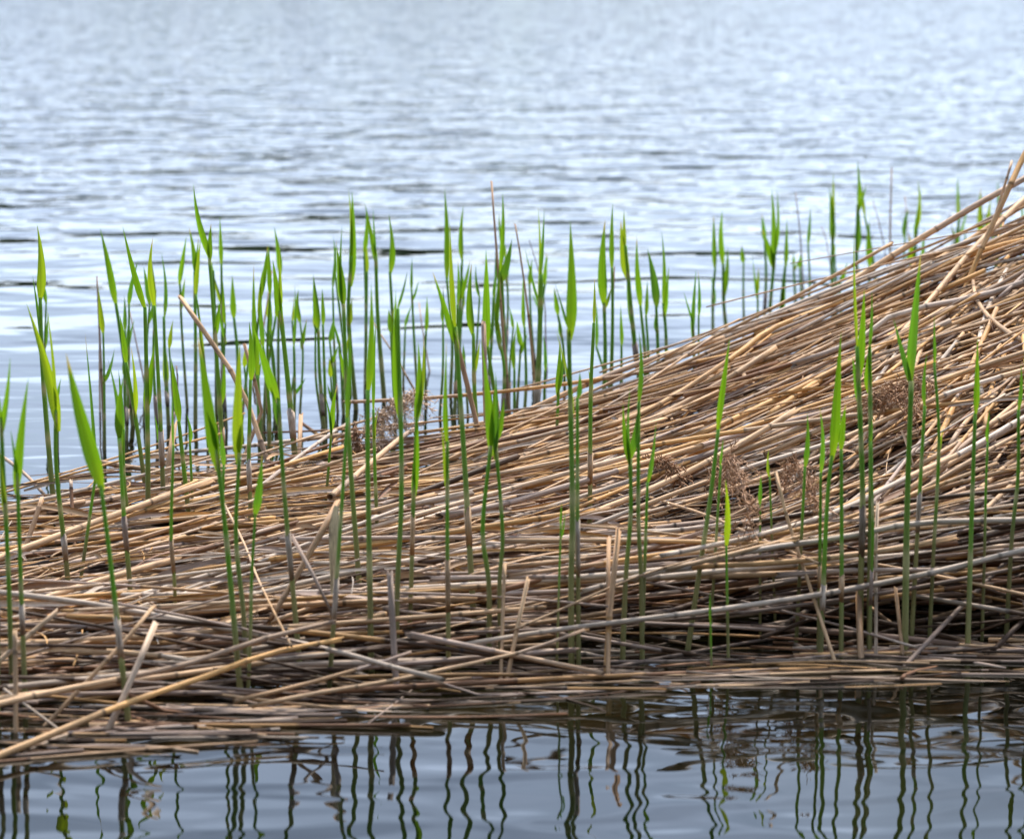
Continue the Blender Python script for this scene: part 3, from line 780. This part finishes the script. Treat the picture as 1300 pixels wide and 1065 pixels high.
plume(pb(1195, 485), pb(1110, 512), .044, 120, (.42, .25, .14), 'rusty brown seed plume tucked between mound stalks', .3)
plume(pb(1100, 505), pb(1165, 524), .036, 80, BR, 'darker brown seed plume lying under the rusty one', .3)

# ------------------------------------------------------------------ green shoots
G_MID, G_YEL, G_DRK = np.array((.076, .185, .009)), np.array((.19, .27, .015)), np.array((.035, .125, .022))
def leaf_mesh(B, T, w, seed):
    """a lance-shaped reed blade from B (on the stem) to T (tip), w = full width in metres"""
    ax = T - B; ln = np.linalg.norm(ax)
    n = 13; t = np.linspace(0, 1, n)
    bend = rng.normal(0, .02) * ln
    P = B + t[:, None] * ax + (np.sin(t * math.pi) * bend)[:, None] * np.array([1, 0, 0]) + (np.sin(t * math.pi) * rng.normal(-.02, .03) * ln)[:, None] * np.array([0, 1, 0])
    p = np.where(t < .26, .30 + .70 * np.sin(math.pi / 2 * t / .26), np.maximum(1 - np.maximum((t - .26) / .74, 0) ** rng.uniform(1.15, 1.6), .012))
    th = rng.uniform(-.6, .6)
    D0 = np.array([math.cos(th), math.sin(th), 0]); tw = rng.normal(0, .35)
    D = np.stack([np.array([math.cos(th + tw * q), math.sin(th + tw * q), 0]) for q in t])
    W = .5 * w / max(.75, math.cos(th)) * p
    c = G_MID if w > .008 else (.5 * G_MID + .5 * G_DRK)
    f = rng.random()
    if f < .28: c = .45 * c + .55 * G_YEL
    elif f < .40: c = .5 * c + .5 * G_DRK
    c = c * rng.uniform(.85, 1.15)
    Cc = np.stack([c * (1 - .0 * q) + (G_YEL - c) * .35 * (1 - min(q / .25, 1)) for q in t])
    if rng.random() < .25: Cc[-2:] = Cc[-2:] * .4 + np.array((.35, .25, .10)) * .6      # dry tip
    g = Geo(); g.strip(P, W, D, Cc, rng.choice([-1, 1]) * rng.uniform(.35, .8), seed, 5, -.22)
    return g

shoots = []
def shoot(bx, by, mode, leaves, w=None, mid=None, label=None):
    if mode == 'm': b = on_bed(bx, by)
    else: b = on_water(bx, by)
    Y = b[1]; k = Y / F
    leaves = sorted(leaves, key=lambda q: -q[1])
    top = leaves[-1]
    h = at(top[0], top[1], Y)[2] - b[2]
    lean = rng.normal(0, .05)
    def pt(u, v):
        p0 = at(u, v, Y)
        return at(u, v, Y + lean * max(p0[2] - b[2], 0))
    # stem: from under the water up to the base of the top blade
    mids = [pt(*m) for m in (mid or [])]
    pts = [b] + mids + [pt(top[0], top[1])]
    d = pts[0] - pts[1]; d /= np.linalg.norm(d)
    under = pts[0] + d * (pts[0][2] + .06) / max(-d[2], .2)
    wmax = max(q[4] for q in leaves)
    wpx = 1.0 * (w or min(9.5, max(4.2, wmax * .62)))
    if not mids and h > .14:       # a slight kink at a joint
        q = rng.uniform(.35, .65); pts = [pts[0], pts[0] + (pts[1] - pts[0]) * q + np.array([rng.normal(0, .0035), rng.normal(0, .004), 0]), pts[1]]
    P = curve([under] + pts, 26)
    root = empty('reed_shoot', b)
    g = Geo(); t = np.linspace(0, 1, 26)
    r = .5 * wpx * k * (1.0 - .42 * t)
    olive = np.array((.20, .185, .07)) * rng.uniform(.75, 1.15); up = (.75 * G_MID + .15 * G_DRK + .1 * G_YEL) * rng.uniform(1.25, 1.7)
    tz = np.clip((P[:, 2] - b[2]) / max(h, .05), 0, 1)
    f = np.clip(tz * rng.uniform(1.5, 2.8) - .06, 0, 1)[:, None]
    C = olive * (1 - f) + up * f
    seed = rng.uniform(0, 60)
    # collars where the sheaths end
    for q in leaves[:-1]:
        zz = pt(q[0], q[1])[2]; i = int(np.argmin(abs(P[:, 2] - zz))); C[i] = np.array((.34, .32, .10)); r[max(i - 1, 0):i + 1] *= 1.12
    for _ in range(2 if h > .25 else (1 if h > .12 else 0)):
        i = int(np.argmin(abs(tz - rng.uniform(.15, .7)))); C[i] = np.array((.36, .33, .14)); r[i] *= 1.08
    g.tube(P, r, C, 8, None, seed, hollow=False); g.build('stem', M_STEM, root, b)
    if h > .13 and rng.random() < .38:       # papery old sheath round the foot of the stem
        i0 = int(np.argmin(abs(tz - rng.uniform(.06, .2)))); i1 = min(i0 + int(rng.integers(2, 5)), 24)
        if i1 > i0 + 1:
            g = Geo(); cs = np.array(TINT[rng.choice(['tan', 'mauve', 'grey'])]) * rng.uniform(.55, .95)
            g.tube(P[i0:i1 + 1], r[i0:i1 + 1] * np.linspace(1.10, 1.32, i1 - i0 + 1), np.repeat([cs], i1 - i0 + 1, 0), 8, None, seed, hollow=True); g.build('sheath', M_DRY, root, b)
    zs = P[:, 2]
    for q in leaves:
        B = pt(q[0], q[1])
        if q is not top:      # the blade grows out of the stem at that height
            i = int(np.argmin(abs(zs - B[2]))); B = P[i] + np.array([np.clip(B[0] - P[i][0], -r[i], r[i]) * .6, -r[i] * .7 * rng.choice([-1, 1]), 0])
        T = pt(q[2], q[3]); T = T + np.array([0, rng.normal(0, .06) * np.linalg.norm(T - B), 0])
        B = B - (T - B) * (.10 if q is not top else .04)
        leaf_mesh(B, T, q[4] * k * .92, rng.uniform(0, 60)).build('leaf', M_LEAF, root, b)
    shoots.append((root, dict(Y=Y, n=len(leaves), h=h, wmax=wmax * k, dx=(top[2] - bx) * k, mode=mode, x=b[0], z=b[2], label=label)))

SH = [
 # near end of the bed
 (14, 832, 'm', [(4, 650, 0, 560, 8), (3, 545, 14, 452, 10), (1, 530, -6, 455, 8)], 8),
 (30, 834, 'm', [(22, 600, 13, 545, 5), (21, 608, 37, 478, 14)], 8),
 (-3, 840, 'm', [(-4, 620, -8, 500, 9)], 8),
 (69, 652, 'w', [(55, 440, 40, 350, 5), (51, 378, 46, 285, 13)], 8),
 (85, 724, 'm', [(71, 520, 61, 390, 5), (71, 534, 33, 385, 15)], 8),
 (158, 872, 'm', [(128, 616, 85, 447, 21)], 9, [(141, 720)], 'green shoot with one very broad leaning blade at the near end of the bed'),
 (107, 704, 'm', [(122, 600, 106, 425, 5)], 6),
 (169, 540, 'w', [(155, 470, 168, 420, 7), (147, 385, 126, 290, 10)], 7, [(157, 450)]),
 (164, 732, 'm', [(150, 566, 136, 455, 11), (152, 556, 158, 478, 11)], 8),
 (163, 662, 'm', [(157, 545, 150, 470, 7)], 6),
 (188, 642, 'm', [(186, 515, 196, 435, 13), (184, 390, 155, 287, 10)], 8, [(187, 520)], 'green shoot with two wide-set blades rising from the back edge of the bed'),
 (183, 608, 'm', [(170, 520, 166, 440, 8), (160, 460, 152, 400, 8)], 7),
 (207, 620, 'm', [(203, 565, 197, 525, 6), (196, 388, 195, 300, 9)], 7, [(203, 520)]),
 (214, 540, 'w', [(210, 490, 206, 425, 9), (208, 402, 204, 320, 6)], 6),
 (238, 638, 'm', [(227, 535, 217, 455, 10)], 8),
 (244, 628, 'm', [(241, 560, 237, 525, 6)], 5),
 (222, 750, 'm', [(220, 565, 218, 505, 4)], 6),
 (248, 540, 'w', [(247, 345, 240, 288, 8), (250, 372, 252, 300, 7)], 6),
 (284, 590, 'w', [(280, 505, 284, 450, 9), (272, 430, 280, 380, 7), (266, 328, 247, 232, 9), (267, 330, 268, 284, 7)], 7, [(274, 440)], 'tall slender green shoot with a long hair-fine tip over open water'),
 (300, 822, 'm', [(275, 570, 262, 520, 9), (276, 578, 250, 428, 19)], 9, [(288, 690)], 'green shoot with a very broad leaning blade beside one with an upright blade'),
 (293, 760, 'm', [(284, 590, 280, 540, 8)], 6),
 (310, 792, 'm', [(304, 575, 309, 525, 9), (301, 578, 304, 435, 15)], 8),
 (318, 648, 'm', [(318, 482, 316, 408, 10)], 7),
 (318, 802, 'm', [(324, 652, 333, 575, 12)], 6),
 (304, 500, 'w', [(297, 403, 295, 348, 9)], 6),
 (330, 560, 'm', [(327, 476, 322, 335, 10)], 7),
 (342, 570, 'm', [(334, 440, 332, 372, 7)], 6),
 (374, 772, 'm', [(346, 545, 344, 490, 8), (353, 505, 320, 412, 17)], 8, [(362, 640)], 'green shoot with a broad blade bent away from its straight stem, mid bed'),
 (374, 575, 'm', [(357, 402, 346, 330, 11), (356, 394, 354, 310, 6)], 9, [(366, 490)]),
 (373, 550, 'w', [(374, 502, 388, 480, 5), (373, 440, 374, 360, 5)], 5),
 (412, 550, 'w', [(402, 420, 398, 410, 4), (404, 416, 398, 348, 10)], 6),
 (414, 548, 'w', [(410, 412, 409, 366, 6)], 5),
 (455, 728, 'm', [(440, 480, 430, 445, 8), (436, 386, 427, 312, 12), (435, 392, 434, 285, 5)], 8, [(443, 560)]),
 (422, 814, 'm', [(441, 530, 444, 415, 8)], 7, [(434, 640)]),
 (415, 620, 'm', [(421, 545, 428, 490, 7), (420, 550, 413, 500, 4)], 5),
 (452, 520, 'w', [(449, 405, 447, 378, 7), (446, 325, 443, 240, 5), (448, 356, 447, 243, 10)], 7, None, 'green shoot with two needle tips rising high from the water behind the bed'),
 (466, 500, 'w', [(466, 345, 465, 303, 7)], 5),
 (488, 510, 'w', [(477, 325, 474, 262, 4), (478, 335, 463, 258, 7)], 7),
 (470, 768, 'm', [(467, 495, 471, 358, 12)], 9, [(467, 600)], 'green shoot with a single upright blade standing in front of the pale fluffy plume'),
 (478, 650, 'm', [(475, 560, 480, 520, 4), (474, 520, 478, 400, 5)], 6),
 (503, 500, 'w', [(498, 430, 505, 380, 6), (495, 345, 493, 272, 10)], 6),
 (504, 760, 'm', [(505, 392, 517, 345, 4), (502, 508, 503, 365, 12)], 8),
 (522, 742, 'm', [(524, 622, 529, 505, 10), (529, 530, 538, 428, 7), (528, 536, 531, 432, 11)], 7),
 (541, 510, 'w', [(541, 420, 542, 376, 6)], 5),
 (572, 500, 'w', [(567, 352, 564, 240, 9)], 5),
 (598, 728, 'm', [(579, 425, 549, 343, 10), (578, 415, 571, 278, 9)], 9, [(588, 560)], 'tall green shoot with a blade splayed out like an open scissor'),
 (569, 784, 'm', [(564, 615, 561, 540, 6), (568, 560, 567, 430, 9)], 7),
 (606, 560, 'm', [(602, 470, 609, 430, 5), (601, 423, 599, 333, 11)], 7),
 (636, 560, 'w', [(619, 440, 617, 316, 11)], 7, [(628, 500)]),
 (645, 535, 'w', [(638, 358, 650, 303, 11), (636, 345, 638, 243, 6)], 8, [(641, 450)], 'green shoot with one fat side blade beside the tall reddish dead stalk'),
 (638, 540, 'w', [(631, 440, 628, 380, 8), (630, 420, 634, 330, 6)], 6),
 (621, 750, 'm', [(622, 572, 611, 430, 15), (623, 566, 630, 480, 9)], 8, None, 'green shoot with a fan of wide bright blades in front of the orange stalk'),
 (634, 748, 'm', [(629, 560, 640, 505, 10), (627, 570, 629, 470, 8)], 7),
 (666, 525, 'w', [(666, 415, 664, 350, 6)], 5),
 (653, 530, 'w', [(653, 468, 655, 418, 6)], 5),
 (680, 535, 'w', [(680, 385, 666, 313, 4), (687, 348, 691, 266, 5), (682, 388, 683, 262, 6)], 9),
 (690, 540, 'w', [(692, 470, 690, 425, 5)], 5),
 (707, 545, 'm', [(707, 498, 711, 430, 8), (709, 496, 715, 440, 5)], 6),
 (725, 754, 'm', [(727, 510, 706, 420, 5), (722, 418, 704, 358, 4), (725, 426, 724, 280, 15)], 9, None, 'tall green shoot with one perfect upright lance blade, alone mid bed'),
 (734, 752, 'm', [(733, 505, 736, 472, 7)], 7),
 (749, 640, 'm', [(750, 500, 747, 470, 6), (754, 410, 755, 352, 5)], 7),
 (766, 525, 'w', [(768, 390, 776, 365, 5), (767, 384, 768, 278, 13)], 7, None, 'green shoot with a fat spindle blade in the water behind the bed'),
 (775, 520, 'w', [(777, 340, 778, 258, 7)], 6),
 (815, 505, 'w', [(803, 410, 796, 340, 6), (797, 350, 788, 280, 12), (794, 312, 792, 266, 5)], 7, [(805, 430)]),
 (818, 505, 'w', [(813, 388, 808, 298, 9)], 6),
 (833, 505, 'w', [(833, 388, 822, 316, 12), (833, 420, 834, 393, 6)], 6),
 (846, 500, 'w', [(842, 385, 840, 293, 6), (845, 395, 849, 338, 6)], 6),
 (822, 505, 'w', [(820, 400, 822, 355, 6)], 5),
 (789, 520, 'w', [(789, 438, 788, 386, 6)], 5),
 (776, 500, 'w', [(757, 440, 757, 380, 5)], 5),
 (794, 742, 'm', [(790, 588, 791, 512, 9), (798, 582, 800, 490, 5), (800, 582, 812, 505, 11)], 8, None, 'low bushy green shoot of spread blades in the middle of the bed'),
 (814, 742, 'm', [(811, 510, 811, 420, 7)], 7),
 (818, 735, 'm', [(822, 612, 833, 535, 7)], 6),
 (709, 770, 'm', [(712, 665, 713, 637, 4), (711, 680, 717, 645, 3)], 4),
 (878, 520, 'w', [(880, 410, 868, 370, 3), (879, 420, 884, 343, 6)], 5),
 (888, 520, 'w', [(887, 400, 886, 343, 5)], 4),
 (905, 440, 'w', [(905, 386, 903, 350, 7), (908, 340, 906, 273, 7)], 5),
 (924, 435, 'w', [(924, 372, 924, 313, 8), (918, 335, 917, 266, 8)], 6),
 (889, 718, 'm', [(912, 545, 926, 428, 9)], 8, [(902, 630)], 'green shoot leaning across the slope of the mound'),
 (908, 704, 'm', [(915, 590, 918, 555, 4)], 5),
 (924, 800, 'm', [(922, 692, 920, 606, 9)], 5, None, 'short green shoot with one blunt upright blade by the dark hollow'),
 (903, 838, 'm', [(902, 790, 902, 750, 4)], 4),
 (976, 435, 'w', [(977, 335, 967, 290, 9), (980, 332, 980, 240, 8), (984, 320, 986, 240, 5)], 6),
 (994, 430, 'w', [(993, 396, 999, 330, 8), (997, 338, 999, 276, 7)], 6),
 (962, 440, 'w', [(962, 370, 963, 340, 5), (960, 380, 955, 320, 5)], 4),
 (1023, 415, 'w', [(1026, 310, 1029, 263, 5)], 4),
 (1058, 395, 'w', [(1057, 304, 1053, 237, 9), (1058, 285, 1058, 220, 5)], 6),
 (1091, 400, 'w', [(1090, 312, 1090, 260, 9), (1090, 265, 1100, 235, 5), (1089, 260, 1088, 203, 6)], 6),
 (1103, 400, 'w', [(1104, 338, 1104, 278, 8)], 5),
 (1162, 385, 'w', [(1160, 345, 1154, 298, 10), (1163, 300, 1170, 240, 7), (1164, 290, 1165, 228, 5)], 6),
 (1174, 390, 'w', [(1175, 348, 1173, 288, 9)], 5),
 (1217, 370, 'w', [(1218, 300, 1229, 255, 5), (1217, 280, 1215, 223, 5)], 5),
 (1247, 370, 'w', [(1247, 305, 1245, 238, 10), (1250, 305, 1258, 252, 10)], 6),
 (1266, 370, 'w', [(1267, 305, 1266, 228, 8)], 5),
 (1296, 372, 'w', [(1295, 305, 1297, 258, 7)], 5),
 (1226, 372, 'w', [(1226, 330, 1224, 290, 5)], 4),
 # in front of the mound
 (1043, 798, 'm', [(1056, 578, 1067, 420, 15)], 8, [(1050, 640)], 'green shoot with one broad tall blade growing before the brown plumes'),
 (1068, 798, 'm', [(1068, 570, 1074, 512, 9)], 7),
 (1040, 762, 'm', [(1042, 600, 1040, 514, 7)], 6),
 (1017, 692, 'm', [(1022, 592, 1025, 524, 8)], 6),
 (1093, 732, 'm', [(1090, 502, 1082, 452, 8), (1088, 440, 1085, 290, 5), (1091, 470, 1098, 368, 12)], 9, [(1095, 620)], 'larger of twin green shoots by the mound, with a splayed lower blade'),
 (1104, 738, 'm', [(1103, 494, 1105, 428, 11), (1104, 440, 1107, 368, 5)], 8, None, 'slighter of twin green shoots by the mound'),
 (1149, 798, 'm', [(1155, 484, 1135, 405, 8), (1157, 484, 1167, 318, 14)], 10, None, 'stout green shoot with blades forming a wide V in front of the mound'),
 (1164, 690, 'm', [(1174, 515, 1177, 448, 6)], 7),
 (1185, 706, 'm', [(1193, 575, 1197, 545, 6), (1186, 460, 1186, 398, 6)], 6, [(1192, 560)]),
 (1230, 773, 'm', [(1238, 525, 1241, 428, 9)], 8),
 (1250, 697, 'm', [(1254, 560, 1256, 520, 6)], 5),
 (1284, 692, 'm', [(1293, 520, 1297, 462, 6)], 7),
 (965, 692, 'm', [(965, 640, 966, 603, 6)], 4),
 (980, 682, 'm', [(977, 605, 976, 570, 5)], 4),
 (1104, 800, 'm', [(1105, 560, 1107, 525, 4)], 5),
 (1310, 690, 'm', [(1306, 480, 1312, 380, 12)], 8),
]
for k in range(64):       # the thinner shoots of the band behind the bed
    if k < 50:
        bx = rng.uniform(60, 720); by = np.interp(bx, [0, 300, 450, 600, 720], [600, 560, 550, 530, 510]) - rng.uniform(0, 55); hp = rng.uniform(70, 190)
    else:
        bx = rng.uniform(870, 1290); by = rng.uniform(375, 430); hp = rng.uniform(50, 120)
    ln = hp * rng.uniform(.25, .42); tx = bx + rng.normal(0, 7); wl = rng.uniform(4, 8)
    lv = [(tx, by - hp, tx + rng.normal(0, 5), by - hp - ln, wl)]
    if rng.random() < .6: q = rng.uniform(.55, .9); lv.append((bx + (tx - bx) * q, by - hp * q, bx + (tx - bx) * q + rng.normal(0, 9), by - hp * q - ln * rng.uniform(.6, .95), wl * .8))
    SH.append((bx, by, 'w', lv, rng.uniform(3.6, 5.2)))
for row in SH:
    bx, by, mode, lv = row[:4]
    shoot(bx, by, mode, lv, row[4] if len(row) > 4 else None, row[5] if len(row) > 5 else None, row[6] if len(row) > 6 else None)

num = {1: 'one blade', 2: 'two blades', 3: 'three blades', 4: 'four blades'}
for ob, d in shoots:
    lab = d['label']
    if not lab:
        size = 'tall' if d['h'] > .30 else ('mid-height' if d['h'] > .19 else 'short')
        lw = 'broad' if d['wmax'] > .0125 else ('narrow' if d['wmax'] < .0085 else 'medium')
        le = ' leaning' if abs(d['dx']) > .035 else ' upright'
        u_, v_, _ = project(np.array([d['x'], d['Y'], d['z'] + (.6 * d['h'] if d['mode'] == 'w' else .3 * d['h'])]))
        pl = 'in water' if d['mode'] == 'w' else 'on the bed'
        lab = f"{size}{le} green shoot {pl}, {num[d['n']].replace(' ', ' ' + lw + ' ')}, by {near(u_, v_, WREFS if d['mode'] == 'w' else REFS)}"
    tag(ob, lab, 'reed shoot', 'young green reed shoots')
tell_pairs([(o, d['h']) for o, d in shoots if not d['label']], 'taller', 'lower')
